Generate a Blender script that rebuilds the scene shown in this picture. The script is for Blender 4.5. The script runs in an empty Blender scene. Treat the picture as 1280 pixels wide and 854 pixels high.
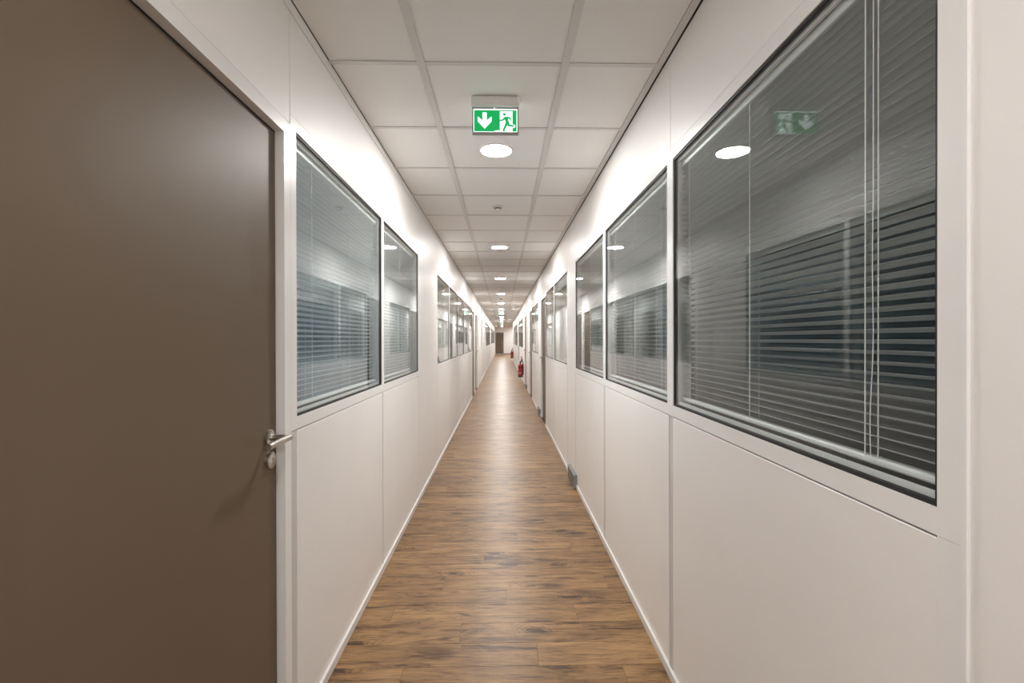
import bpy, bmesh, math, random
from mathutils import Vector

random.seed(7)
S = bpy.context.scene
COL = S.collection
R = math.radians

# ------------------------------------------------------------------ camera
CAM_H = 1.368
F_PX = 591.0
cam = bpy.data.cameras.new('camera')
cam.sensor_width = 36.0
cam.lens = 36.0 * F_PX / 1280.0
cam.clip_start = 0.02
cam.clip_end = 200
cam_ob = bpy.data.objects.new('camera', cam)
COL.objects.link(cam_ob)
cam_ob.location = (0, 0, CAM_H)
cam_ob.rotation_euler = (R(90 - 0.22), R(0.12), R(-1.163))
S.camera = cam_ob

# ------------------------------------------------------------------ world, exposure
w = bpy.data.worlds.new('dusk_sky')
S.world = w
w.use_nodes = True
w.node_tree.nodes['Background'].inputs['Color'].default_value = (0.42, 0.62, 0.78, 1)
w.node_tree.nodes['Background'].inputs['Strength'].default_value = 0.85

S.view_settings.view_transform = 'Standard'
S.view_settings.look = 'None'
S.view_settings.gamma = 1.0
S.view_settings.exposure = 3.1
try:
    S.view_settings.use_curve_mapping = False
except Exception:
    pass
cy = S.cycles
cy.use_denoising = True
cy.max_bounces = 14
cy.diffuse_bounces = 7
cy.glossy_bounces = 6
cy.transmission_bounces = 8
cy.transparent_max_bounces = 24

LAMP_STRENGTH = 48.0
LAMP_COLOUR = (1.0, 0.972, 0.945)

# ------------------------------------------------------------------ materials
def new_mat(name):
    m = bpy.data.materials.new(name)
    m.use_nodes = True
    nt = m.node_tree
    return m, nt, nt.nodes['Principled BSDF']

def plain(name, col, rough=0.5, metal=0.0, spec=0.5, noise=0.0, nscale=40, bump=0.0, bscale=200, coords='Object'):
    m, nt, b = new_mat(name)
    b.inputs['Base Color'].default_value = (*col, 1)
    b.inputs['Roughness'].default_value = rough
    b.inputs['Metallic'].default_value = metal
    b.inputs['Specular IOR Level'].default_value = spec
    tc = nt.nodes.new('ShaderNodeTexCoord')
    if noise > 0:
        n = nt.nodes.new('ShaderNodeTexNoise')
        n.inputs['Scale'].default_value = nscale
        n.inputs['Detail'].default_value = 4
        nt.links.new(tc.outputs[coords], n.inputs['Vector'])
        r = nt.nodes.new('ShaderNodeValToRGB')
        r.color_ramp.elements[0].position = 0.3
        r.color_ramp.elements[1].position = 0.7
        r.color_ramp.elements[0].color = (*[c * (1 - noise) for c in col], 1)
        r.color_ramp.elements[1].color = (*[min(1, c * (1 + noise)) for c in col], 1)
        nt.links.new(n.outputs['Fac'], r.inputs['Fac'])
        nt.links.new(r.outputs['Color'], b.inputs['Base Color'])
    if bump > 0:
        n2 = nt.nodes.new('ShaderNodeTexNoise')
        n2.inputs['Scale'].default_value = bscale
        n2.inputs['Detail'].default_value = 3
        nt.links.new(tc.outputs[coords], n2.inputs['Vector'])
        bp = nt.nodes.new('ShaderNodeBump')
        bp.inputs['Strength'].default_value = bump
        bp.inputs['Distance'].default_value = 0.002
        nt.links.new(n2.outputs['Fac'], bp.inputs['Height'])
        nt.links.new(bp.outputs['Normal'], b.inputs['Normal'])
    return m

def emissive(name, col, strength, base=(0.8, 0.8, 0.8)):
    m, nt, b = new_mat(name)
    b.inputs['Base Color'].default_value = (*base, 1)
    b.inputs['Roughness'].default_value = 0.4
    b.inputs['Emission Color'].default_value = (*col, 1)
    b.inputs['Emission Strength'].default_value = strength
    return m

def glass(name, tint, r0=0.024):
    """thin pane: mirror reflection by the angle of view over clear transmission, on both faces of the slab"""
    m = bpy.data.materials.new(name)
    m.use_nodes = True
    nt = m.node_tree
    nt.nodes.remove(nt.nodes['Principled BSDF'])
    out = nt.nodes['Material Output']
    geo = nt.nodes.new('ShaderNodeNewGeometry')
    dot = nt.nodes.new('ShaderNodeVectorMath'); dot.operation = 'DOT_PRODUCT'
    nt.links.new(geo.outputs['Normal'], dot.inputs[0])
    nt.links.new(geo.outputs['Incoming'], dot.inputs[1])
    def math_(op, a, b=None):
        n = nt.nodes.new('ShaderNodeMath'); n.operation = op
        for i, v in enumerate((a, b)):
            if v is None: continue
            if isinstance(v, (int, float)): n.inputs[i].default_value = v
            else: nt.links.new(v, n.inputs[i])
        return n.outputs[0]
    c = math_('ABSOLUTE', dot.outputs['Value'])
    om = math_('SUBTRACT', 1.0, c)
    p5 = math_('POWER', om, 5.0)
    fr = math_('ADD', math_('MULTIPLY', p5, 1.0 - r0), r0)
    tr = nt.nodes.new('ShaderNodeBsdfTransparent'); tr.inputs['Color'].default_value = (*tint, 1)
    gl = nt.nodes.new('ShaderNodeBsdfGlossy'); gl.inputs['Roughness'].default_value = 0.0
    gl.inputs['Color'].default_value = (0.97, 0.985, 0.98, 1)
    mx = nt.nodes.new('ShaderNodeMixShader')
    nt.links.new(fr, mx.inputs[0]); nt.links.new(tr.outputs[0], mx.inputs[1]); nt.links.new(gl.outputs[0], mx.inputs[2])
    nt.links.new(mx.outputs[0], out.inputs['Surface'])
    return m

PW, PL = 0.152, 0.914          # floor plank width and length
def wood():
    m, nt, b = new_mat('vinyl_wood_plank')
    N, L = nt.nodes, nt.links
    def val(v): return v
    def M(op, a, bb=None, cc=None):
        n = N.new('ShaderNodeMath'); n.operation = op
        for i, v in enumerate((a, bb, cc)):
            if v is None: continue
            if isinstance(v, (int, float)): n.inputs[i].default_value = v
            else: L.new(v, n.inputs[i])
        return n.outputs[0]
    geo = N.new('ShaderNodeNewGeometry')
    sep = N.new('ShaderNodeSeparateXYZ'); L.new(geo.outputs['Position'], sep.inputs[0])
    X, Y = sep.outputs['X'], sep.outputs['Y']
    row = M('FLOOR', M('DIVIDE', Y, PW))
    off = M('MULTIPLY', M('FRACT', M('ADD', M('MULTIPLY', row, 0.618034), 50.13)), PL)
    colm = M('FLOOR', M('DIVIDE', M('SUBTRACT', X, off), PL))
    cid = N.new('ShaderNodeCombineXYZ'); L.new(row, cid.inputs[0]); L.new(colm, cid.inputs[1])
    wn = N.new('ShaderNodeTexWhiteNoise'); wn.noise_dimensions = '2D'; L.new(cid.outputs[0], wn.inputs['Vector'])
    h = wn.outputs['Value']
    wsep = N.new('ShaderNodeSeparateColor'); L.new(wn.outputs['Color'], wsep.inputs[0])
    # plank-local coordinates shifted per plank
    def coords(sx, sy, ox, oz):
        c = N.new('ShaderNodeCombineXYZ')
        L.new(M('MULTIPLY', M('ADD', X, M('MULTIPLY', h, ox)), sx), c.inputs[0])
        L.new(M('MULTIPLY', Y, sy), c.inputs[1])
        L.new(M('MULTIPLY', wsep.outputs[1], oz), c.inputs[2])
        return c.outputs[0]
    def noise(vec, scale, detail, rough=0.55, dist=0.0):
        n = N.new('ShaderNodeTexNoise'); L.new(vec, n.inputs['Vector'])
        n.inputs['Scale'].default_value = scale; n.inputs['Detail'].default_value = detail
        n.inputs['Roughness'].default_value = rough; n.inputs['Distortion'].default_value = dist
        return n.outputs['Fac']
    warp = noise(coords(1.3, 5.0, 8, 14), 1.0, 3, 0.5)
    def coordsw(sx, sy, ox, oz, amt):
        c = N.new('ShaderNodeCombineXYZ')
        L.new(M('MULTIPLY', M('ADD', X, M('MULTIPLY', h, ox)), sx), c.inputs[0])
        L.new(M('MULTIPLY', M('ADD', Y, M('MULTIPLY', M('SUBTRACT', warp, 0.5), amt)), sy), c.inputs[1])
        L.new(M('MULTIPLY', wsep.outputs[1], oz), c.inputs[2])
        return c.outputs[0]
    grain = noise(coordsw(2.6, 30.0, 9, 20, 0.05), 1.0, 7, 0.66, 0.4)      # long fibres
    streak = noise(coordsw(5.0, 95.0, 6, 27, 0.06), 1.0, 3, 0.55, 0.3)      # thin dark streaks
    fine = noise(coordsw(16.0, 260.0, 5, 33, 0.05), 1.0, 3, 0.6, 0.1)      # pores
    cloud = noise(coords(2.6, 9.0, 12, 11), 1.0, 5, 0.62, 0.9)             # broad dark patches
    # knots: rings round scattered centres, only some cells have one
    kv = N.new('ShaderNodeVectorMath'); kv.operation = 'ADD'
    L.new(coords(3.4, 7.6, 7, 9), kv.inputs[0])
    nd = N.new('ShaderNodeTexNoise'); nd.inputs['Scale'].default_value = 1.0; nd.inputs['Detail'].default_value = 3
    L.new(coords(6.0, 22.0, 4, 6), nd.inputs['Vector'])
    sc = N.new('ShaderNodeVectorMath'); sc.operation = 'SCALE'; sc.inputs['Scale'].default_value = 0.45
    L.new(nd.outputs['Color'], sc.inputs[0]); L.new(sc.outputs[0], kv.inputs[1])
    vo = N.new('ShaderNodeTexVoronoi'); vo.feature = 'F1'; vo.inputs['Scale'].default_value = 1.0
    L.new(kv.outputs[0], vo.inputs['Vector'])
    kd = vo.outputs['Distance']
    vs_ = N.new('ShaderNodeSeparateColor'); L.new(vo.outputs['Color'], vs_.inputs[0])
    has = M('GREATER_THAN', vs_.outputs[0], 0.45)
    knot = M('MULTIPLY', has, M('MINIMUM', 1.0, M('MULTIPLY', M('MAXIMUM', M('SUBTRACT', 0.22, kd), 0.0), 7.0)))
    near = M('MULTIPLY', has, M('MAXIMUM', M('SUBTRACT', 1.0, M('MULTIPLY', kd, 1.7)), 0.0))
    ring = M('MULTIPLY', M('POWER', M('ABSOLUTE', M('SINE', M('MULTIPLY', kd, 34.0))), 5.0), near)
    f = M('ADD', 0.57, M('MULTIPLY', M('SUBTRACT', cloud, 0.5), 0.78))
    f = M('ADD', f, M('MULTIPLY', M('SUBTRACT', grain, 0.5), 0.85))
    f = M('SUBTRACT', f, M('MULTIPLY', M('MAXIMUM', M('SUBTRACT', streak, 0.55), 0.0), 1.9))
    dark = noise(coordsw(3.0, 17.0, 15, 41, 0.08), 1.0, 4, 0.62, 0.7)          # worn dark patches
    f = M('SUBTRACT', f, M('MULTIPLY', M('MAXIMUM', M('SUBTRACT', dark, 0.55), 0.0), 2.3))
    f = M('ADD', f, M('MULTIPLY', M('SUBTRACT', fine, 0.5), 0.60))
    f = M('SUBTRACT', f, M('MULTIPLY', knot, 0.50))
    f = M('SUBTRACT', f, M('MULTIPLY', ring, 0.34))
    f = M('ADD', f, M('MULTIPLY', M('SUBTRACT', wsep.outputs[0], 0.5), 0.12))
    ramp = N.new('ShaderNodeValToRGB')
    e = ramp.color_ramp.elements
    e[0].position = 0.16; e[0].color = (0.058, 0.029, 0.013, 1)
    e[1].position = 0.88; e[1].color = (0.40, 0.238, 0.108, 1)
    for p, c in ((0.32, (0.110, 0.057, 0.024)), (0.45, (0.178, 0.097, 0.041)), (0.60, (0.258, 0.146, 0.062))):
        x = e.new(p); x.color = (*c, 1)
    L.new(f, ramp.inputs['Fac'])
    L.new(ramp.outputs['Color'], b.inputs['Base Color'])
    b.inputs['Roughness'].default_value = 0.38
    rr = M('ADD', M('MULTIPLY', fine, 0.16), 0.29)
    L.new(rr, b.inputs['Roughness'])
    b.inputs['Specular IOR Level'].default_value = 0.34
    bp = N.new('ShaderNodeBump'); bp.inputs['Strength'].default_value = 0.25; bp.inputs['Distance'].default_value = 0.0008
    L.new(fine, bp.inputs['Height']); L.new(bp.outputs['Normal'], b.inputs['Normal'])
    return m

def perforated():
    m, nt, b = new_mat('grey_galvanised_metal')
    b.inputs['Base Color'].default_value = (0.25, 0.25, 0.25, 1)
    b.inputs['Roughness'].default_value = 0.5
    b.inputs['Metallic'].default_value = 0.3
    return m

MAT = {
    'panel': plain('off_white_melamine', (0.85, 0.832, 0.815), 0.42, spec=0.4, noise=0.012, nscale=3, bump=0.05, bscale=260),
    'frame': plain('white_lacquered_metal', (0.83, 0.828, 0.82), 0.30, noise=0.01, nscale=5),
    'core': plain('grey_wall_core', (0.10, 0.095, 0.09), 0.8, noise=0.05, nscale=9),
    'cover': plain('pale_grey_cover_strip', (0.60, 0.595, 0.585), 0.35, noise=0.01, nscale=5),
    'gasket': plain('black_rubber', (0.012, 0.012, 0.012), 0.6, noise=0.1, nscale=50),
    'door': plain('taupe_door_lacquer', (0.150, 0.110, 0.074), 0.48, spec=0.24, noise=0.02, nscale=3, bump=0.06, bscale=300),
    'steel': plain('brushed_stainless_steel', (0.56, 0.52, 0.47), 0.28, metal=1.0, noise=0.05, nscale=120),
    'steel_dark': plain('keyhole_black', (0.03, 0.03, 0.03), 0.5, noise=0.1, nscale=60),
    'tile': plain('mineral_ceiling_tile', (0.87, 0.86, 0.845), 0.85, spec=0.2, noise=0.02, nscale=160, bump=0.25, bscale=420),
    'tee': plain('white_ceiling_tee', (0.70, 0.69, 0.675), 0.45, noise=0.01, nscale=9),
    'plenum': plain('dark_plenum', (0.05, 0.05, 0.05), 0.9, noise=0.1, nscale=4),
    'wood': wood(),
    'sub': plain('dark_subfloor', (0.05, 0.03, 0.018), 0.8, noise=0.1, nscale=9),
    'base': plain('white_baseboard_paint', (0.76, 0.745, 0.73), 0.35, noise=0.01, nscale=5),
    'base_dark': plain('dark_baseboard', (0.07, 0.055, 0.045), 0.5, noise=0.05, nscale=5),
    'glass': glass('window_glass', (0.955, 0.975, 0.975)),
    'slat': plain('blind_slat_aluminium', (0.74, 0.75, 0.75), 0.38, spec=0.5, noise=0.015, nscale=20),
    'slat_dimmed': plain('blind_slat_dimmed_aluminium', (0.56, 0.57, 0.57), 0.38, spec=0.5, noise=0.015, nscale=20),  # same slats, weaker light of the right windows put into a darker colour
    'cord': plain('white_blind_cord', (0.80, 0.79, 0.77), 0.7, noise=0.03, nscale=300),
    'lampring': plain('white_lamp_trim', (0.82, 0.82, 0.81), 0.4, noise=0.01, nscale=30),
    'lamp': emissive('lamp_diffuser', LAMP_COLOUR, LAMP_STRENGTH),
    'lamp_weak': emissive('weak_lamp_diffuser', LAMP_COLOUR, LAMP_STRENGTH * 0.46),
    'signcase': plain('grey_sign_case', (0.80, 0.81, 0.80), 0.35, noise=0.02, nscale=40),
    'signframe': plain('grey_sign_edge', (0.36, 0.36, 0.36), 0.4, noise=0.02, nscale=40),
    'signgreen': emissive('lit_green_sign', (0.0, 0.36, 0.085), 0.125, base=(0.0, 0.10, 0.03)),
    'signwhite': emissive('lit_white_sign', (0.86, 1.0, 0.92), 0.19, base=(0.35, 0.38, 0.36)),
    'detector': plain('white_detector_shell', (0.72, 0.70, 0.68), 0.45, noise=0.02, nscale=60),
    'detector_dark': plain('grey_detector_grille', (0.12, 0.11, 0.10), 0.5, noise=0.05, nscale=60),
    'vent': perforated(),
    'hole': plain('dark_hole', (0.02, 0.02, 0.02), 0.8, noise=0.05, nscale=60),
    'red': plain('red_extinguisher_paint', (0.30, 0.008, 0.008), 0.30, noise=0.03, nscale=20),
    'black': plain('black_plastic', (0.015, 0.015, 0.016), 0.4, noise=0.05, nscale=50),
    'label': plain('pale_label', (0.45, 0.40, 0.36), 0.5, noise=0.05, nscale=60),
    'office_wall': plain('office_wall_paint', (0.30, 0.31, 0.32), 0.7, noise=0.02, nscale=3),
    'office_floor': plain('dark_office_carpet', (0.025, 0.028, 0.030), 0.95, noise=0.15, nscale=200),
    'end_wall': plain('white_end_wall_paint', (0.84, 0.84, 0.83), 0.6, noise=0.01, nscale=3),
}

# ------------------------------------------------------------------ mesh helpers
class MB:
    """collects shapes and links them as ONE mesh object"""
    def __init__(self): self.v = []; self.f = []; self.smooth = []
    def add(self, vs, fs, smooth=False):
        o = len(self.v)
        self.v += [tuple(p) for p in vs]
        self.f += [tuple(i + o for i in f) for f in fs]
        self.smooth += [smooth] * len(fs)
        return self
    def box(self, x0, x1, y0, y1, z0, z1):
        x0, x1 = min(x0, x1), max(x0, x1); y0, y1 = min(y0, y1), max(y0, y1); z0, z1 = min(z0, z1), max(z0, z1)
        vs = [(x0, y0, z0), (x1, y0, z0), (x1, y1, z0), (x0, y1, z0), (x0, y0, z1), (x1, y0, z1), (x1, y1, z1), (x0, y1, z1)]
        return self.add(vs, [(0, 3, 2, 1), (4, 5, 6, 7), (0, 1, 5, 4), (1, 2, 6, 5), (2, 3, 7, 6), (3, 0, 4, 7)])
    def bbox(self, x0, x1, y0, y1, z0, z1, c):
        """box whose twelve edges are chamfered by c"""
        bm = bmesh.new()
        t = MB().box(x0, x1, y0, y1, z0, z1)
        vs = [bm.verts.new(p) for p in t.v]
        for f in t.f: bm.faces.new([vs[i] for i in f])
        bmesh.ops.bevel(bm, geom=list(bm.edges), offset=c, segments=1, affect='EDGES', profile=0.5)
        bm.verts.index_update()
        self.add([v.co[:] for v in bm.verts], [[v.index for v in f.verts] for f in bm.faces])
        bm.free()
        return self
    def tube(self, pts, r, n=12, caps=True):
        pts = [Vector(p) for p in pts]
        rs = r if isinstance(r, (list, tuple)) else [r] * len(pts)
        rings = []
        up = None
        for i, p in enumerate(pts):
            d = (pts[min(i + 1, len(pts) - 1)] - pts[max(i - 1, 0)]).normalized()
            if up is None:
                up = Vector((0, 0, 1)) if abs(d.z) < 0.9 else Vector((1, 0, 0))
            a = d.cross(up).normalized(); b = a.cross(d).normalized(); up = b
            rings.append([p + (a * math.cos(2 * math.pi * k / n) + b * math.sin(2 * math.pi * k / n)) * rs[i] for k in range(n)])
        vs = [q for ring in rings for q in ring]
        fs = []
        for i in range(len(pts) - 1):
            for k in range(n):
                k2 = (k + 1) % n
                fs.append((i * n + k, i * n + k2, (i + 1) * n + k2, (i + 1) * n + k))
        self.add(vs, fs, True)
        if caps:
            self.add(rings[0], [tuple(range(n))[::-1]]); self.add(rings[-1], [tuple(range(n))])
        return self
    def lathe(self, prof, cx=0, cy=0, n=32, axis='z', base=(0, 0, 0)):
        """prof: list of (radius, height) revolved round an axis"""
        vs, fs = [], []
        for r_, h_ in prof:
            for k in range(n):
                a = 2 * math.pi * k / n
                c, s = r_ * math.cos(a), r_ * math.sin(a)
                p = (cx + c, cy + s, h_) if axis == 'z' else ((base[0] + h_, base[1] + c, base[2] + s) if axis == 'x' else (base[0] + c, base[1] + h_, base[2] + s))
                vs.append(p)
        for i in range(len(prof) - 1):
            for k in range(n):
                k2 = (k + 1) % n
                fs.append((i * n + k, i * n + k2, (i + 1) * n + k2, (i + 1) * n + k))
        self.add(vs, fs, True)
        return self
    def prism(self, poly, y0, y1):
        """polygon in (x, z) given thickness along y"""
        n = len(poly)
        vs = [(x, y0, z) for x, z in poly] + [(x, y1, z) for x, z in poly]
        fs = [tuple(range(n)), tuple(range(2 * n - 1, n - 1, -1))]
        for k in range(n):
            k2 = (k + 1) % n
            fs.append((k, n + k, n + k2, k2))
        return self.add(vs, fs)
    def mesh(self, name, mat):
        me = bpy.data.meshes.new(name)
        me.from_pydata(self.v, [], self.f)
        bm = bmesh.new(); bm.from_mesh(me)
        bmesh.ops.recalc_face_normals(bm, faces=bm.faces)
        bm.to_mesh(me); bm.free()
        if any(self.smooth):
            me.polygons.foreach_set('use_smooth', self.smooth)
            try: me.set_sharp_from_angle(angle=R(40))
            except Exception: pass
        me.materials.append(MAT[mat])
        me.update()
        return me
    def build(self, name, mat, parent=None, loc=None):
        o = bpy.data.objects.new(name, self.mesh(name, mat))
        COL.objects.link(o)
        if loc: o.location = loc
        if parent: o.parent = parent
        return o

def tag(o, label, cat=None, group=None, kind=None):
    o['label'] = label
    if cat: o['category'] = cat
    if group: o['group'] = group
    if kind: o['kind'] = kind
    return o

def empty(name, loc, label, cat, group=None, kind=None):
    o = bpy.data.objects.new(name, None)
    COL.objects.link(o)
    o.location = loc
    o.empty_display_size = 0.1
    return tag(o, label, cat, group, kind)

KIDS = {}
def copy_tree(o, loc=None, parent=None):
    """a copy of a thing with copies of its parts and their sub-parts (mesh data shared)"""
    c = o.copy(); COL.objects.link(c)
    if parent is not None: c.parent = parent
    if loc is not None: c.location = loc
    for ch in list(o.children): copy_tree(ch, None, c)
    return c

# ------------------------------------------------------------------ dimensions
XL, XR = 0.711, 0.680            # corridor walls
ZC = CAM_H + 1.149               # underside of ceiling tiles
Y0, Y1 = -4.0, 45.0              # corridor behind the camera ... end wall
YR_END = 31.0                    # the right wall stops here
WT = 0.09                        # partition thickness
Z_SILL0, Z_SILL, Z_HEAD, Z_HEAD1 = 1.060, 1.103, 2.088, 2.130
Z_DOOR = 2.050
BB = 0.040                       # baseboard height
RAIL = ZC - 0.043

def wx(s, d):                    # side s, depth d into the wall -> x
    return s * ((XL if s < 0 else XR) + d)
def wbox(mb, s, d0, d1, y0, y1, z0, z1):
    return mb.box(wx(s, d0), wx(s, d1), y0, y1, z0, z1)

# ------------------------------------------------------------------ floor
fl = MB().box(-XL - WT, XR + WT, Y0, 16.112 - 0.0005, -0.06, -0.006)
floor = fl.build('floor', 'sub')
tag(floor, 'brown wood-look plank floor running down the corridor', 'floor', kind='structure')
row0, row1 = int(math.floor(0.9 / PW)), int(round(16.112 / PW))
g = 0.0003
for r in range(row0, row1):
    off = ((r * 0.618034 + 50.13) % 1.0) * PL
    k = math.floor((-XL - off) / PL)
    while off + k * PL < XR:
        xa, xb = max(off + k * PL, -XL - 0.004), min(off + (k + 1) * PL, XR + 0.004)
        k += 1
        if xb - xa < 0.02: continue
        ya, yb = r * PW, (r + 1) * PW
        # top face with a small chamfer down to the joint
        c = 0.0008
        vs = [(xa + g, ya + g, -0.006), (xb - g, ya + g, -0.006), (xb - g, yb - g, -0.006), (xa + g, yb - g, -0.006),
              (xa + g, ya + g, -0.0008), (xb - g, ya + g, -0.0008), (xb - g, yb - g, -0.0008), (xa + g, yb - g, -0.0008),
              (xa + c, ya + c, 0), (xb - c, ya + c, 0), (xb - c, yb - c, 0), (xa + c, yb - c, 0)]
        fs = [(0, 3, 2, 1), (0, 1, 5, 4), (1, 2, 6, 5), (2, 3, 7, 6), (3, 0, 4, 7),
              (4, 5, 9, 8), (5, 6, 10, 9), (6, 7, 11, 10), (7, 4, 8, 11), (8, 9, 10, 11)]
        MB().add(vs, fs).build('plank', 'wood', floor)
far_floor = MB()
far_floor.box(-XL - WT, XR + WT, Y0, row0 * PW - g, -0.006, 0)
far_floor.box(-XL - WT, XR + WT, row1 * PW + g, YR_END, -0.06, 0)
far_floor.box(-XL - WT, 4.8, YR_END, Y1 + 0.1, -0.06, 0)
ff = far_floor.build('distant_planks', 'wood', floor); ff['kind'] = 'stuff'

# ------------------------------------------------------------------ ceiling
plen = MB().box(-XL - WT, XR + WT, Y0, YR_END, ZC + 0.05, ZC + 0.12)
plen.box(-XL - WT, 4.8, YR_END, Y1 + 0.1, ZC + 0.05, ZC + 0.12)
ceiling = plen.build('ceiling', 'plenum')
tag(ceiling, 'suspended ceiling of off-white square tiles above the corridor', 'ceiling', kind='structure')
XC = -0.035                       # centre of the middle tile column
TW = 0.016                        # half width of a runner
LINE0 = 1.972
cols = [(-XL - 0.0025, XC - 0.3), (XC - 0.3, XC + 0.3), (XC + 0.3, XR - 0.030)]
k0 = int(math.floor((0.0 - LINE0) / 0.6)); k1 = int(math.ceil((Y1 - LINE0) / 0.6))
tile_cache = {}
for k in range(k0, k1):
    ya, yb = LINE0 + k * 0.6, min(LINE0 + (k + 1) * 0.6, Y1)
    for ci, (xa, xb) in enumerate(cols):
        key = (ci, round(yb - ya, 3))
        if key not in tile_cache:
            wx_, wy_ = (xb - xa) / 2 - 0.004, (yb - ya) / 2 - 0.004
            tile_cache[key] = MB().bbox(-wx_, wx_, -wy_, wy_, 0, 0.015, 0.002).mesh('ceiling_tile', 'tile')
        o = bpy.data.objects.new('ceiling_tile', tile_cache[key])
        COL.objects.link(o); o.parent = ceiling
        o.location = ((xa + xb) / 2, (ya + yb) / 2, ZC + random.uniform(0.0, 0.0018))
for x in (XC - 0.3, XC + 0.3):
    MB().box(x - TW, x + TW, LINE0 + k0 * 0.6, Y1, ZC - 0.004, ZC - 0.001).box(x - 0.003, x + 0.003, LINE0 + k0 * 0.6, Y1, ZC - 0.001, ZC + 0.035).build('ceiling_runner', 'tee', ceiling)
cross = {}
for k in range(k0, k1):
    y = LINE0 + k * 0.6
    for ci, (xa, xb) in enumerate(cols):
        if ci not in cross:
            hw = (xb - xa) / 2 - (TW if ci == 1 else TW / 2)
            cross[ci] = MB().box(-hw, hw, -0.012, 0.012, -0.0035, -0.001).box(-hw, hw, -0.003, 0.003, -0.001, 0.03).mesh('cross_tee', 'tee')
        o = bpy.data.objects.new('cross_tee', cross[ci])
        COL.objects.link(o); o.parent = ceiling
        sh = 0 if ci == 1 else (-TW / 2 if ci == 0 else TW / 2)
        o.location = ((xa + xb) / 2 + sh, y, ZC)
# perimeter angle on the right, in front of a dark shadow gap
MB().box(XR - 0.034, XR - 0.007, LINE0 + k0 * 0.6, YR_END, ZC - 0.004, ZC).box(XR - 0.010, XR - 0.007, LINE0 + k0 * 0.6, YR_END, ZC, ZC + 0.03).build('wall_angle', 'tee', ceiling)
# plain ceiling behind the camera and over the far lobby
MB().box(-XL - WT, XR + WT, Y0, LINE0 + k0 * 0.6 - 0.005, ZC, ZC + 0.05).build('ceiling_panel', 'tile', ceiling)
MB().box(XR - 0.02, 4.8, YR_END, Y1, ZC, ZC + 0.05).build('ceiling_panel', 'tile', ceiling)

# ------------------------------------------------------------------ walls, windows, doors
walls = {}
n_win = 0
n_door = 0
core = {-1: MB(), 1: MB()}
panels = {-1: [], 1: []}
WINDOWS = {}

def panel(s, y0, y1, z0, z1, mat='panel', name='wall_panel'):
    panels[s].append((y0, y1, z0, z1, mat, name))

def solid(s, y0, y1, cuts=()):
    wbox(core[s], s, 0.014, WT, y0, y1, 0, ZC + 0.05)
    ys = [y0, *cuts, y1]
    for a, b in zip(ys[:-1], ys[1:]):
        panel(s, a + 0.0015, b - 0.0015, 0.004, (RAIL if s < 0 else ZC - 0.001) - 0.0015)

def top_strip(s, y0, y1, z0):
    wbox(core[s], s, 0.014, WT, y0, y1, z0, ZC + 0.05)
    panel(s, y0 + 0.0015, y1 - 0.0015, z0 + 0.0015, (RAIL if s < 0 else ZC - 0.001) - 0.0015)

def window(s, y0, y1, fn, ff, label):
    """glazed module: white frame as deep as the wall, black gaskets and two panes"""
    global n_win
    n_win += 1
    wbox(core[s], s, 0.014, WT, y0, y1, 0, Z_SILL0)
    panel(s, y0 + (fn if fn > 0.04 else 0.024 if s > 0 else 0.010), y1 - (0.024 if s > 0 else 0.010), 0.004, Z_SILL0 - 0.0045)
    # flat cover strips flanking the lower panel
    top_strip(s, y0, y1, Z_HEAD1)
    root = empty('window_%d' % n_win, (wx(s, 0.0), y0, Z_SILL0), label, 'window', kind='structure')
    L = (wx(s, 0), y0, Z_SILL0)
    def part(name, mb, mat, parent=root):
        mb.v = [(p[0] - L[0], p[1] - L[1], p[2] - L[2]) for p in mb.v]
        return mb.build(name, mat, parent)
    a, b = y0 + fn, y1 - ff
    e = 0.0006
    part('sill', wbox(MB(), s, 0, WT, y0 + e, y1 - e, Z_SILL0, Z_SILL), 'frame')
    part('head', wbox(MB(), s, 0, WT, y0 + e, y1 - e, Z_HEAD, Z_HEAD1), 'frame')
    part('jamb', wbox(MB(), s, 0, WT, y0 + e, a, Z_SILL, Z_HEAD), 'frame')
    part('jamb', wbox(MB(), s, 0, WT, b, y1 - e, Z_SILL, Z_HEAD), 'frame')
    bd = MB(); bw = 0.0175
    wbox(bd, s, 0.0175, 0.026, a, b, Z_SILL, Z_SILL + bw); wbox(bd, s, 0.0175, 0.026, a, b, Z_HEAD - bw, Z_HEAD)
    wbox(bd, s, 0.0175, 0.026, a, a + bw, Z_SILL + bw, Z_HEAD - bw); wbox(bd, s, 0.0175, 0.026, b - bw, b, Z_SILL + bw, Z_HEAD - bw)
    part('glazing_bead', bd, 'frame')
    for d in (0.004, WT - 0.016):
        gk = MB(); gw = 0.0075
        wbox(gk, s, d, d + 0.012, a, b, Z_SILL, Z_SILL + gw); wbox(gk, s, d, d + 0.012, a, b, Z_HEAD - gw, Z_HEAD)
        wbox(gk, s, d, d + 0.012, a, a + gw, Z_SILL + gw, Z_HEAD - gw); wbox(gk, s, d, d + 0.012, b - gw, b, Z_SILL + gw, Z_HEAD - gw)
        part('gasket', gk, 'gasket')
        gw -= 0.001
        part('pane', wbox(MB(), s, d + 0.003, d + 0.008, a + gw, b - gw, Z_SILL + gw, Z_HEAD - gw), 'glass')
    return root, (s, a, b)

def lever(mb_neck, mb_bar, p, out, along):
    """lever handle: neck straight out of the door, bar along it"""
    p = Vector(p); out = Vector(out); along = Vector(along)
    c = p + out * 0.062
    bend = [p + out * 0.004, p + out * 0.040, p + out * 0.056 + along * 0.002, c + along * 0.010]
    mb_neck.tube(bend, 0.0095, 14)
    mb_bar.tube([c + along * -0.010, c + along * 0.132], 0.0098, 16)

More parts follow.
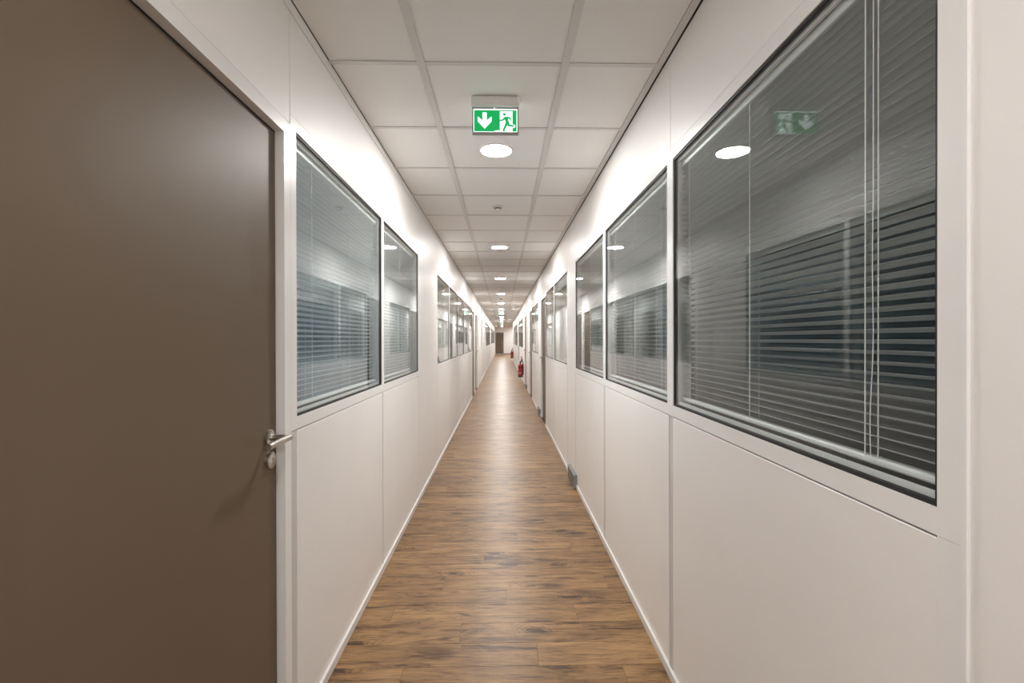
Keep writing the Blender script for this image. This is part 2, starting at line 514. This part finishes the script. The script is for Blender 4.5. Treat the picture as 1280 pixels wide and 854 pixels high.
def door(s, y0, y1, label, hinge_near=True, fw=0.045, with_lock=True):
    """flush leaf set back in a white frame, lever handle and key rosette"""
    global n_door
    n_door += 1
    top_strip(s, y0, y1, Z_DOOR + fw)
    L = (wx(s, 0), y0, 0)
    root = empty('door_%d' % n_door, L, label, 'door', kind='structure')
    def part(name, mb, mat, parent=root):
        mb.v = [(p[0] - L[0], p[1] - L[1], p[2] - L[2]) for p in mb.v]
        return mb.build(name, mat, parent)
    a, b = y0 + fw, y1 - fw
    fr = MB()
    e = 0.0006
    wbox(fr, s, 0, WT, y0 + e, a, 0, Z_DOOR + fw); wbox(fr, s, 0, WT, b, y1 - e, 0, Z_DOOR + fw); wbox(fr, s, 0, WT, a, b, Z_DOOR, Z_DOOR + fw)
    part('door_frame', fr, 'frame')
    gk = MB()
    wbox(gk, s, 0.030, WT - 0.005, a, a + 0.004, 0, Z_DOOR); wbox(gk, s, 0.030, WT - 0.005, b - 0.004, b, 0, Z_DOOR)
    wbox(gk, s, 0.030, WT - 0.005, a, b, Z_DOOR - 0.004, Z_DOOR)
    part('door_seal', gk, 'gasket')
    leaf = part('door_leaf', MB().bbox(wx(s, 0.026), wx(s, 0.068), a + 0.009, b - 0.009, 0.008, Z_DOOR - 0.009, 0.001), 'door')
    hy, dirn = (b - 0.055, -1) if hinge_near else (a + 0.055, 1)
    X = wx(s, 0.026); o = -s
    def sub(name, mb, mat, lab=None):
        q = part(name, mb, mat, leaf)
        if lab: q['label'] = lab
        return q
    ros = MB().lathe([(0.0, 0.009 * o), (0.022, 0.009 * o), (0.0265, 0.0065 * o), (0.0265, 0.0)], axis='x', base=(X, hy, 1.060), n=36)
    sub('handle_rose', ros, 'steel', 'round brushed steel handle rose')
    hb = MB()
    lever(hb, hb, (X, hy, 1.060), (o, 0, 0), (0, dirn, 0))
    sub('lever_handle', hb, 'steel', 'brushed steel lever handle')
    if with_lock:
        lk = MB().lathe([(0.0, 0.012 * o), (0.023, 0.012 * o), (0.0262, 0.010 * o), (0.0262, 0.0)], axis='x', base=(X, hy, 0.989), n=36)
        sub('key_rosette', lk, 'steel', 'round steel lock rosette with keyhole')
        kh = MB().lathe([(0.0, 0.0128 * o), (0.0020, 0.0128 * o), (0.0020, 0.010 * o)], axis='x', base=(X, hy, 0.994), n=14)
        kh.box(X + 0.010 * o, X + 0.0126 * o, hy - 0.0006, hy + 0.0006, 0.986, 0.994)
        sub('keyhole', kh, 'steel_dark', 'dark keyhole slot')
    return root

# ---- left wall, from behind the camera to the end
solid(-1, Y0, 0.575, (-2.8, -1.6, -0.4))
door(-1, 0.575, 1.605, 'large taupe door filling the left edge, steel lever handle and lock rosette')
blinds = []
r_, w_ = window(-1, 1.605, 2.826, 0.045, 0.020, 'bluish office window beside the large taupe door, blind inside'); blinds.append((w_, 'open white venetian blind in the bluish window beside the large taupe door', True))
r_, w_ = window(-1, 2.826, 4.041, 0.028, 0.021, 'smaller-looking second office window beyond the bluish one on left wall'); blinds.append((w_, 'open white venetian blind in second window of the left wall', True))
solid(-1, 4.041, 5.18)
names = ['first', 'second', 'third', 'fourth', 'fifth']
for i, (a, b) in enumerate(((5.18, 6.37), (6.37, 7.57), (7.57, 8.77), (8.77, 9.97), (9.97, 11.15))):
    window(-1, a, b, 0.012, 0.012, '%s reflecting pane of the blindless window row past the left white panel' % names[i])
door(-1, 11.15, 12.15, 'narrow-looking taupe door at far end of the left blindless window row')
solid(-1, 12.15, 12.40)
door(-1, 12.40, 13.40, 'second dark taupe door on left wall, past the blindless window row')
solid(-1, 13.40, 20.0, (14.6, 15.8, 17.0, 18.2, 19.4))
for i in range(6): window(-1, 20.0 + i * 1.2, 21.2 + i * 1.2, 0.02, 0.02, 'distant left window, %s of six before the far white panels' % ['first', 'second', 'third', 'fourth', 'fifth', 'sixth'][i])
solid(-1, 27.2, 29.6, (28.4,))
for i in range(11): window(-1, 29.6 + i * 1.2, 30.8 + i * 1.2, 0.02, 0.02, 'tiny left-wall window far off near the brown end door')
solid(-1, 42.8, Y1, (44.0,))
# ---- right wall
solid(1, Y0, 0.684, (-2.9, -1.7, -0.5))
r_, w_ = window(1, 0.684, 1.901, 0.042, 0.027, 'large near window with dark venetian blind reflecting the exit sign'); blinds.append((w_, 'dark venetian blind in the largest window, pull cord hanging in front', False))
r_, w_ = window(1, 1.901, 3.147, 0.037, 0.031, 'second window from the camera on right wall, white slats visible'); blinds.append((w_, 'white-slatted venetian blind in second window of the right wall', False))
r_, w_ = window(1, 3.147, 4.402, 0.030, 0.012, 'third window on right wall, next to the narrow white pilaster'); blinds.append((w_, 'faint venetian blind in third right window beside the narrow white pilaster', False))
solid(1, 4.402, 4.94, (4.765,))
r_, w_ = window(1, 4.94, 6.205, 0.012, 0.020, 'window just past the pilaster with the nearest grey floor box'); raised = w_
window(1, 6.205, 7.42, 0.020, 0.014, 'window between right-wall taupe door and window with raised blind')
door(1, 7.42, 8.345, 'nearest taupe door on the right wall, steel lever handle')
solid(1, 8.345, 8.93)
window(1, 8.93, 9.90, 0.012, 0.012, 'window right after the nearest right-wall door')
window(1, 9.90, 10.86, 0.012, 0.012, 'window just before the second right-wall door')
door(1, 10.86, 11.80, 'second taupe door along the right wall')
solid(1, 11.80, 13.50, (12.65,))
door(1, 13.50, 14.50, 'third taupe right-wall door, just before the nearest red extinguisher')
solid(1, 14.50, 15.60)
for i in range(3): window(1, 15.60 + i * 1.2, 16.80 + i * 1.2, 0.02, 0.02, '%s window beyond the nearest red fire extinguisher on right wall' % names[i])
door(1, 19.20, 20.20, 'fourth taupe door along the right wall, between the two extinguishers')
solid(1, 20.20, 21.40)
for i in range(6): window(1, 21.40 + i * 1.2, 22.60 + i * 1.2, 0.02, 0.02, 'tiny distant window of right wall before the farther extinguisher')
solid(1, 28.60, YR_END, (29.8,))

for s, nm, lb in ((-1, 'wall_left', 'white panelled partition wall on the left with windows and doors'), (1, 'wall_right', 'white panelled partition wall on the right with blind-filled windows')):
    wl = core[s].build(nm, 'core')
    tag(wl, lb, 'wall', kind='structure')
    walls[s] = wl
    for (y0, y1, z0, z1, mt, nme) in panels[s]:
        if (y1 - y0) < 0.02: continue
        x0, x1 = sorted((wx(s, 0.001), wx(s, 0.014)))
        MB().bbox(x0, x1, y0, y1, z0, z1, 0.0012).build(nme, mt, wl)
# lower cover strips between window modules, set back a little from the panels
for s, ys in ((1, (1.901, 3.147, 6.205, 9.90, 16.8, 18.0)), (-1, (2.826, 6.37, 7.57, 8.77, 9.97))):
    hw = 0.0225 if s > 0 else 0.0085
    for y in ys:
        x0, x1 = sorted((wx(s, 0.0045), wx(s, 0.014)))
        MB().box(x0, x1, y - hw, y + hw, 0.004, Z_SILL0 - 0.001).build('cover_strip', 'cover', walls[s])
for s, y0, y1, dd, mt in ((1, 0.6845, 0.7262, 0.0004, 'frame'), (1, 4.379, 4.4005, 0.0015, 'cover'), (-1, 4.0315, 4.0395, 0.0015, 'cover'), (-1, 1.6060, 1.6500, 0.0025, 'cover')):
    x0, x1 = sorted((wx(s, dd), wx(s, 0.014)))
    MB().box(x0, x1, y0, y1, 0.004, Z_SILL0 - 0.0005).build('cover_strip', mt, walls[s])
# slim upright bead at the near edge of the first right window
MB().box(wx(1, -0.004), wx(1, 0.012), 0.675, 0.6835, BB, ZC - 0.003).build('edge_bead', 'frame', walls[1])
# rail under the ceiling on the left wall
MB().box(wx(-1, 0), wx(-1, WT), Y0, Y1, RAIL + 0.0008, ZC - 0.002).build('top_rail', 'panel', walls[-1])
# dark shadow gap strip over the right wall
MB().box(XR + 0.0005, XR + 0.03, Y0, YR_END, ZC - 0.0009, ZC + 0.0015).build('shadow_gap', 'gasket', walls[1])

# baseboards, broken at the doors
def baseboard(s, name, label, spans):
    m = MB(); t = 0.010
    for a, b in spans:
        x0, x1 = sorted((wx(s, -t), wx(s, 0.001)))
        m.bbox(x0, x1, a, b, 0, BB, 0.0022)
    tag(m.build(name, 'base'), label, 'baseboard', kind='structure')
baseboard(-1, 'baseboard_left', 'low white baseboard along the left wall', ((Y0, 0.575), (1.605, 11.15), (12.15, 12.40), (13.40, Y1)))
baseboard(1, 'baseboard_right', 'low white baseboard along the right wall', ((Y0, 4.30), (4.70, 7.42), (8.345, 8.42), (8.80, 10.86), (11.80, 12.9), (13.25, 13.50), (14.50, 19.20), (20.20, YR_END)))

# ---- ends of the corridor
ew = MB().box(-XL - WT, -0.66, Y1, Y1 + 0.1, 0, ZC + 0.05).box(0.12, 4.8, Y1, Y1 + 0.1, 0, ZC + 0.05).box(-0.66, 0.12, Y1, Y1 + 0.1, 2.06, ZC + 0.05)
tag(ew.build('wall_end', 'end_wall'), 'bright white wall closing the far end of the corridor', 'wall', kind='structure')
n_door += 1
ed = empty('door_%d' % n_door, (-0.27, Y1, 0), 'brown door in the far end wall', 'door', kind='structure')
MB().box(-0.39, -0.345, -0.012, 0.1, 0, 2.06).box(0.345, 0.39, -0.012, 0.1, 0, 2.06).box(-0.345, 0.345, -0.012, 0.1, 2.02, 2.06).build('door_frame', 'door', ed)
elf = MB().bbox(-0.343, 0.343, 0.01, 0.05, 0.006, 2.017, 0.001).build('door_leaf', 'door', ed)
hb = MB(); lever(hb, hb, (0.29, 0.01, 1.05), (0, -1, 0), (-1, 0, 0)); hb.build('lever_handle', 'steel', elf)
m = MB().box(0.14, 4.7, Y1 - 0.012, Y1, 0, 0.06)
tag(m.build('baseboard_end', 'base_dark'), 'dark baseboard under the bright end wall', 'baseboard', kind='structure')
m = MB().box(-XL - WT, XR + WT, Y0 - 0.1, Y0, 0, ZC + 0.05)
tag(m.build('wall_back', 'end_wall'), 'white wall closing the corridor behind the camera', 'wall', kind='structure')
m = MB().box(4.7, 4.8, YR_END, Y1, 0, ZC + 0.05).box(XR + WT, 4.8, YR_END - 0.05, YR_END, 0, ZC + 0.05)
tag(m.build('wall_lobby', 'end_wall'), 'white side wall of the opening past the right wall', 'wall', kind='structure')

# ------------------------------------------------------------------ offices behind the glazing
XO = 4.8
m = MB()
m.box(-XO, -XL - WT, Y0, Y1, -0.06, -0.004); m.box(XR + WT, XO, Y0, YR_END - 0.05, -0.06, -0.004)
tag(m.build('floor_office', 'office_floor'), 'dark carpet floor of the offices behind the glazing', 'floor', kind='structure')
m = MB()
m.box(-XO, -XL - WT, Y0, Y1, ZC + 0.02, ZC + 0.12); m.box(XR + WT, XO, Y0, YR_END - 0.05, ZC + 0.02, ZC + 0.12)
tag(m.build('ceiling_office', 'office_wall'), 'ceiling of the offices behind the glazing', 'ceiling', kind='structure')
m = MB()
for y in (Y0, 4.60, 12.27, 16.6, 28.0, Y1 - 0.1): m.box(-XO, -XL - WT, y, y + 0.08, 0, ZC + 0.02)
# outer wall: the first office has a band of outside windows
m.box(-XO - 0.1, -XO, Y0, Y1, 0, 1.0); m.box(-XO - 0.1, -XO, Y0, Y1, 2.2, ZC + 0.12); m.box(-XO - 0.1, -XO, 4.3, Y1, 1.0, 2.2); m.box(-XO - 0.1, -XO, Y0, -3.4, 1.0, 2.2)
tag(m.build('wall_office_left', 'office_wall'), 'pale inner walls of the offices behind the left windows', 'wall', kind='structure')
m = MB()
for y in (Y0, 4.64, 8.60, 12.60, 20.80, YR_END - 0.13): m.box(XR + WT, XO, y, y + 0.08, 0, ZC + 0.02)
m.box(XO, XO + 0.1, Y0, YR_END, 0, ZC + 0.12)
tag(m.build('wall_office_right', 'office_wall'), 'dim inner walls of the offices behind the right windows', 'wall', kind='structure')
n_win += 1
ow = empty('window_%d' % n_win, (-XO - 0.05, -3.4, 1.0), 'outside window of the first left office', 'window', kind='structure')
fr = MB(); 
for i in range(7): fr.box(-0.03, 0.03, i * 1.27 - 0.02 if i else 0, i * 1.27 + 0.02, 0, 1.2)
fr.box(-0.03, 0.03, 0, 7.7, 0, 0.04).box(-0.03, 0.03, 0, 7.7, 1.16, 1.2)
fr.build('window_frame', 'frame', ow)
MB().box(-0.004, 0.004, 0.0, 7.7, 0.02, 1.18).build('pane', 'glass', ow)

# ------------------------------------------------------------------ venetian blinds between the panes
SLAT_W, PITCH, TILT = 0.025, 0.0205, R(18)
def blind(win, label, light, cord_fracs, pull=None):
    s, a, b = win
    base = (wx(s, 0.045), a + 0.0085, Z_SILL + 0.004)
    root = empty('venetian_blind', base, label, 'blind', 'venetian blinds in the windows')
    Ln = (b - a) - 0.017
    H = Z_HEAD - Z_SILL - 0.012
    hr = MB().bbox(-0.0135, 0.0135, 0, Ln, H - 0.030, H - 0.004, 0.002)
    hr.build('head_rail', 'slat', root)
    MB().bbox(-0.0125, 0.0125, 0.002, Ln - 0.002, 0.019, 0.033, 0.004).build('bottom_rail', 'slat', root)
    # one slat: shallow crowned strip, corridor edge higher
    prof = []
    n = 4
    for i in range(n + 1):
        u = -SLAT_W / 2 + SLAT_W * i / n
        prof.append((u, 0.0022 * (1 - (2 * u / SLAT_W) ** 2)))
    pts = [(u, z) for u, z in prof] + [(u, z - 0.0004) for u, z in reversed(prof)]
    ct, st = math.cos(TILT), math.sin(TILT)
    pts = [(u * ct * s + 0, -u * st + z * ct) for u, z in pts]      # u>0 goes into the room and down
    k = len(pts)
    vs = [(x, 0.002, z) for x, z in pts] + [(x, Ln - 0.002, z) for x, z in pts]
    fs = [(i, (i + 1) % k, k + (i + 1) % k, k + i) for i in range(k)] + [tuple(range(k))[::-1], tuple(range(k, 2 * k))]
    me = MB().add(vs, fs, False).mesh('slat', 'slat' if light else 'slat_dimmed')
    z = 0.051
    top = H - 0.038
    while z < top:
        o = bpy.data.objects.new('slat', me)
        COL.objects.link(o); o.parent = root
        o.location = (0, 0, z)
        o.rotation_euler = (random.uniform(-0.0006, 0.0006), random.uniform(-0.02, 0.02), 0)
        z += PITCH
    for f in cord_fracs:
        y = Ln * f
        m = MB()
        for u in (-SLAT_W / 2 - 0.001, SLAT_W / 2 + 0.001):
            m.tube([(u, y, 0.031), (u, y, H - 0.030)], 0.0012 if u * s < 0 else 0.0007, 6)
        m.build('ladder_cord', 'cord', root)
    if pull is not None:
        y = pull
        xo = -s * 0.018
        z1 = H - 0.03
        # loose looped lift cord in front of the slats, kinked near its lower end
        xc = xo * 1.05
        pts = []
        for i in range(31):
            t = i / 30
            kink = max(0.0, (t - 0.45) / 0.55)
            pts.append((xc, y - 0.019 + 0.0045 * math.sin(kink * 9.0) * kink + 0.004 * kink, z1 + (0.040 - z1) * t))
        yl = pts[-1][1]
        for i in range(1, 7):
            an = math.pi * i / 7
            pts.append((xc, yl + (y - 0.031 - yl) * (1 - math.cos(an)) / 2, 0.040 - 0.007 * math.sin(an)))
        pts += [(xc, y - 0.031, 0.06), (xc, y - 0.031, 0.4), (xc, y - 0.031, z1)]
        MB().tube(pts, 0.0009, 6).build('lift_cord', 'cord', root)
    return root

fr_std = (0.13, 0.5, 0.87)
blind(blinds[0][0], blinds[0][1], True, (0.178, 0.575, 0.951), None)
blind(blinds[1][0], blinds[1][1], True, fr_std, None)
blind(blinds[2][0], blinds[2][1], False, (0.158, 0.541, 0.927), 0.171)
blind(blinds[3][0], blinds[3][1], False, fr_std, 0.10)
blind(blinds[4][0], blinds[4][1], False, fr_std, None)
# one blind drawn up to its head rail
s, a, b = raised
rb = empty('venetian_blind', (wx(s, 0.045), a + 0.0085, Z_SILL + 0.004), 'drawn-up venetian blind at the top of window past the pilaster', 'blind', 'venetian blinds in the windows')
Ln = b - a - 0.017; H = Z_HEAD - Z_SILL - 0.012
MB().bbox(-0.0135, 0.0135, 0, Ln, H - 0.030, H - 0.004, 0.002).build('head_rail', 'slat', rb)
st_ = MB()
for i in range(14): st_.box(-0.0125, 0.0125, 0.002, Ln - 0.002, H - 0.036 - i * 0.0022, H - 0.0350 - i * 0.0022)
st_.build('slat_stack', 'slat', rb)
MB().bbox(-0.0125, 0.0125, 0.002, Ln - 0.002, H - 0.080, H - 0.0665, 0.003).build('bottom_rail', 'slat', rb)

# ------------------------------------------------------------------ ceiling lights
def ceiling_light(loc, label, group='round ceiling lights down the corridor', mat='lamp'):
    root = empty('ceiling_light', loc, label, 'light', group)
    MB().lathe([(0.090, 0.004), (0.090, -0.004), (0.092, -0.0065), (0.098, -0.005), (0.102, 0.0), (0.102, 0.006)], n=48).build('trim_ring', 'lampring', root)
    pr = [(0.0005, -0.007), (0.04, -0.0068), (0.075, -0.006), (0.0905, -0.0035), (0.0905, 0.003)]
    MB().lathe(pr, n=48).build('diffuser', mat, root)
    return root
lamp_labels = ['round bright ceiling light just behind the nearest exit sign',
               'second round ceiling light, just past the nearest smoke detector',
               'third round ceiling light along the corridor ceiling',
               'fourth round ceiling light, before the farther smoke detector',
               'fifth ceiling light, just past the farther smoke detector']
first = None
for k in range(14):
    y = LINE0 + 0.9 + 3.0 * k
    loc = (XC, y, ZC)
    lab = lamp_labels[k] if k < 5 else {5: 'small ceiling light just before the midway exit sign', 6: 'small ceiling light just past the midway exit sign',
           9: 'tiny ceiling light just before the farthest exit sign', 10: 'tiny ceiling light just past the farthest exit sign',
           11: 'tiny ceiling light third from the end wall', 12: 'tiny ceiling light second from the end wall', 13: 'tiny ceiling light nearest the end wall'}.get(
           k, 'small bright ceiling light between the midway and the farthest exit sign')
    if first is None: first = ceiling_light(loc, lab)
    else:
        c = copy_tree(first, loc); c['label'] = lab
back = copy_tree(first, (XC, LINE0 + 0.9 - 6.0, ZC)); back['label'] = 'round ceiling light far behind the camera'
back = ceiling_light((XC, LINE0 + 0.9 - 3.0, ZC), 'weaker round ceiling light over the camera', 'round ceiling lights down the corridor', 'lamp_weak')
for i, y in enumerate((32.6, 35.0, 37.4, 39.8, 42.2, 44.0)):  # row added out of view in the side opening to brighten the end wall
    lob = copy_tree(first, (1.5, y, ZC)); lob['label'] = 'added ceiling light, %s of the unseen row brightening the end wall past right wall' % ('first', 'second', 'third', 'fourth', 'fifth', 'last')[i]
# ------------------------------------------------------------------ exit signs
def exit_sign(loc, label):
    """loc: on the ceiling. Picture faces the camera side (-y)."""
    root = empty('exit_sign', loc, label, 'exit sign', 'lit green exit signs under the ceiling')
    W = 0.2265
    MB().bbox(-W / 2, W / 2, -0.030, 0.030, -0.049, 0.0, 0.006).build('sign_case', 'signcase', root)
    pz1, pz0 = -0.049, -0.171
    hw = 0.1095
    fr = MB()
    fr.box(-hw, hw, -0.012, 0.012, pz0, pz0 + 0.006).box(-hw, hw, -0.012, 0.012, pz1 - 0.006, pz1)
    fr.box(-hw, -hw + 0.006, -0.012, 0.012, pz0 + 0.006, pz1 - 0.006).box(hw - 0.006, hw, -0.012, 0.012, pz0 + 0.006, pz1 - 0.006)
    fr.build('sign_frame', 'signframe', root)
    # light-coloured border sheet, then the green field
    bd = MB().box(-hw + 0.006, hw - 0.006, -0.010, 0.010, pz0 + 0.006, pz1 - 0.006).build('light_panel', 'signwhite', root)
    # picture coordinates: measured field 407 x 195 units
    fx0, fx1, fz0, fz1 = -0.1005, 0.1005, -0.1618, -0.0612
    def P(u, v): return (fx0 + (u - 258) / 407 * (fx1 - fx0), fz1 - (v - 275) / 195 * (fz1 - fz0))
    MB().box(fx0, fx1, -0.0106, -0.0100, fz0, fz1).build('green_field', 'signgreen', root)
    arrow = [(338, 297), (378, 297), (378, 370), (425, 333), (425, 378), (358, 445), (293, 378), (293, 333), (338, 370)]
    wh = MB().prism([P(*q) for q in arrow], -0.0110, -0.0106)
    wh.build('arrow', 'signwhite', root)['label'] = 'white arrow pointing down'
    dr = MB().prism([P(*q) for q in ((505, 285), (625, 285), (625, 470), (505, 470))], -0.0110, -0.0106)
    dr.prism([P(*q) for q in ((455, 462), (505, 459), (505, 470), (455, 470))], -0.0110, -0.0106)
    dr.prism([P(*q) for q in ((620, 402), (647, 410), (655, 424), (640, 437), (620, 436))], -0.0110, -0.0106)
    dr.build('doorway', 'signwhite', root)['label'] = 'white doorway of the running figure symbol'
    man = MB()
    def limb(p, q, r0, r1):
        (x0, y0), (x1, y1) = p, q
        an = math.atan2(y1 - y0, x1 - x0)
        pts = []
        for i in range(7):
            t = an + math.pi / 2 + math.pi * i / 6
            pts.append((x0 + r0 * math.cos(t), y0 + r0 * math.sin(t)))
        for i in range(7):
            t = an - math.pi / 2 + math.pi * i / 6
            pts.append((x1 + r1 * math.cos(t), y1 + r1 * math.sin(t)))
        man.prism([P(*q_) for q_ in pts], -0.0114 - 0.00004 * len(man.f) / 16, -0.0108)
    man.prism([P(548 + 15 * math.cos(t * math.pi / 9), 313 + 13 * math.sin(t * math.pi / 9)) for t in range(18)], -0.0114, -0.0108)
    limb((566, 350), (578, 392), 17, 14)
    limb((556, 343), (532, 366), 9, 8); limb((532, 366), (505, 368), 8, 6)
    limb((574, 343), (598, 346), 9, 8); limb((598, 346), (610, 365), 8, 6)
    limb((572, 392), (557, 425), 13, 11); limb((557, 425), (538, 460), 11, 8); limb((538, 463), (552, 466), 6, 5)
    limb((582, 390), (590, 414), 13, 10); limb((590, 414), (632, 419), 9, 8); limb((632, 419), (641, 421), 6, 5)
    man.build('running_figure', 'signgreen', root)['label'] = 'green running figure symbol'
    MB().tube([(-0.004, -0.011, pz1 - 0.004), (-0.004, -0.0135, pz1 - 0.004)], 0.003, 10).build('indicator_lamp', 'signwhite', root)
    return root
es = exit_sign((XC + 0.004, 2.255, ZC - 0.0005), 'nearest green exit sign with white down arrow and running figure')
c = copy_tree(es, (XC, 18.55, ZC - 0.0005)); c['label'] = 'small green exit sign midway down the corridor ceiling'
c = copy_tree(es, (XC, 31.2, ZC - 0.0005)); c['label'] = 'tiny pale green exit sign farthest down the corridor'

# ------------------------------------------------------------------ smoke detectors
def detector(loc, label):
    root = empty('smoke_detector', loc, label, 'smoke detector', 'smoke detectors on the ceiling')
    MB().lathe([(0.0005, 0.0), (0.046, 0.0), (0.046, -0.006), (0.036, -0.010), (0.0005, -0.010)], n=32).build('mounting_base', 'detector', root)
    MB().lathe([(0.030, -0.010), (0.029, -0.020)], n=32).build('sensor_grille', 'detector_dark', root)
    MB().lathe([(0.033, -0.020), (0.033, -0.026), (0.024, -0.036), (0.010, -0.040), (0.0005, -0.040)], n=32).build('cover', 'detector', root)
    return root
dt = detector((XC - 0.002, 4.10, ZC), 'nearest small grey smoke detector on a middle ceiling tile')
c = copy_tree(dt, (XC, 13.2, ZC)); c['label'] = 'farther smoke detector, a dark speck between two ceiling lights'

# ------------------------------------------------------------------ grey perforated boxes at the foot of the right wall
def floor_box(y0, y1, label):
    Ln = y1 - y0
    root = empty('floor_box', (XR - 0.016, (y0 + y1) / 2, 0.0), label, 'wall box', 'grey boxes at the foot of the right wall')
    MB().bbox(-0.016, 0.016, -Ln / 2, Ln / 2, 0.002, 0.125, 0.003).build('box_body', 'vent', root)
    hm = MB()
    for i in range(9):
        for j in range(3):
            y = -Ln / 2 + 0.03 + (Ln - 0.06) * i / 8
            z = 0.03 + 0.032 * j
            hm.lathe([(0.0002, -0.0166), (0.0075, -0.0166), (0.0075, -0.0155)], axis='x', base=(0, y, z), n=8)
    hm.build('vent_holes', 'hole', root)['kind'] = 'stuff'
    MB().bbox(-0.0175, 0.016, -Ln / 2 - 0.001, Ln / 2 + 0.001, 0.121, 0.127, 0.001).build('box_lid', 'vent', root)
    return root
floor_box(4.305, 4.695, 'nearest grey perforated metal box at foot of white pilaster')
floor_box(8.425, 8.795, 'grey perforated box beside the nearest right-wall door, at floor level')
floor_box(12.905, 13.245, 'small grey perforated box farthest down the right wall')

# ------------------------------------------------------------------ fire extinguishers on the right wall
def extinguisher(loc, label):
    """hangs on a wall bracket; loc: under the cylinder on floor level, wall on +x side"""
    root = empty('fire_extinguisher', loc, label, 'fire extinguisher', 'red fire extinguishers along the right wall')
    z0 = 0.16
    r = 0.078
    prof = [(0.0005, z0 + 0.05), (r, z0 + 0.05), (r, z0 + 0.36), (r * 0.95, z0 + 0.385), (r * 0.75, z0 + 0.41), (r * 0.4, z0 + 0.425), (0.022, z0 + 0.43), (0.022, z0 + 0.45)]
    body = MB().lathe(prof, n=32).build('cylinder_body', 'red', root)
    MB().lathe([(0.0005, z0), (r + 0.002, z0), (r + 0.003, z0 + 0.045), (r + 0.001, z0 + 0.056)], n=32).build('base_skirt', 'black', root)
    lb = MB()
    n = 12
    vs = []
    for i in range(n + 1):
        a = R(200 + 110 * i / n)
        for rr, z in ((r + 0.0012, z0 + 0.125), (r + 0.0012, z0 + 0.150)):
            vs.append((rr * math.cos(a), rr * math.sin(a), z))
    lb.add(vs, [(2 * i, 2 * i + 2, 2 * i + 3, 2 * i + 1) for i in range(n)], True)
    lb.build('instruction_label', 'label', body)
    v = MB().lathe([(0.026, z0 + 0.445), (0.028, z0 + 0.455), (0.026, z0 + 0.50), (0.012, z0 + 0.51), (0.0005, z0 + 0.51)], n=16)
    v.build('valve', 'black', root)
    h = MB().tube([(0, 0.02, z0 + 0.50), (0, -0.02, z0 + 0.53), (0, -0.10, z0 + 0.575)], 0.009, 8)
    h.tube([(0, 0.0, z0 + 0.49), (0, -0.06, z0 + 0.50), (0, -0.10, z0 + 0.51)], 0.008, 8)
    h.build('squeeze_handle', 'black', root)
    ho = MB().tube([(0.02, 0.0, z0 + 0.48), (0.05, -0.01, z0 + 0.55), (0.03, -0.03, z0 + 0.66), (0.045, -0.05, z0 + 0.60), (0.080, -0.055, z0 + 0.42), (0.080, -0.05, z0 + 0.25)], 0.015, 10)
    ho.tube([(0.080, -0.05, z0 + 0.26), (0.078, -0.05, z0 + 0.08)], [0.016, 0.026], 14)
    ho.build('discharge_hose', 'black', root)
    br = MB().box(0.075, 0.100, -0.03, 0.03, z0 + 0.22, z0 + 0.44).lathe([(r + 0.001, z0 + 0.30), (r + 0.003, z0 + 0.30), (r + 0.003, z0 + 0.325), (r + 0.001, z0 + 0.325)], n=32)
    br.build('wall_bracket', 'black', root)
    return root
fe = extinguisher((XR - 0.100, 15.25, 0), 'nearest red fire extinguisher with black hose on right wall')
c = copy_tree(fe, (XR - 0.100, 29.3, 0.06)); c['label'] = 'farther small red fire extinguisher near the end of right wall'
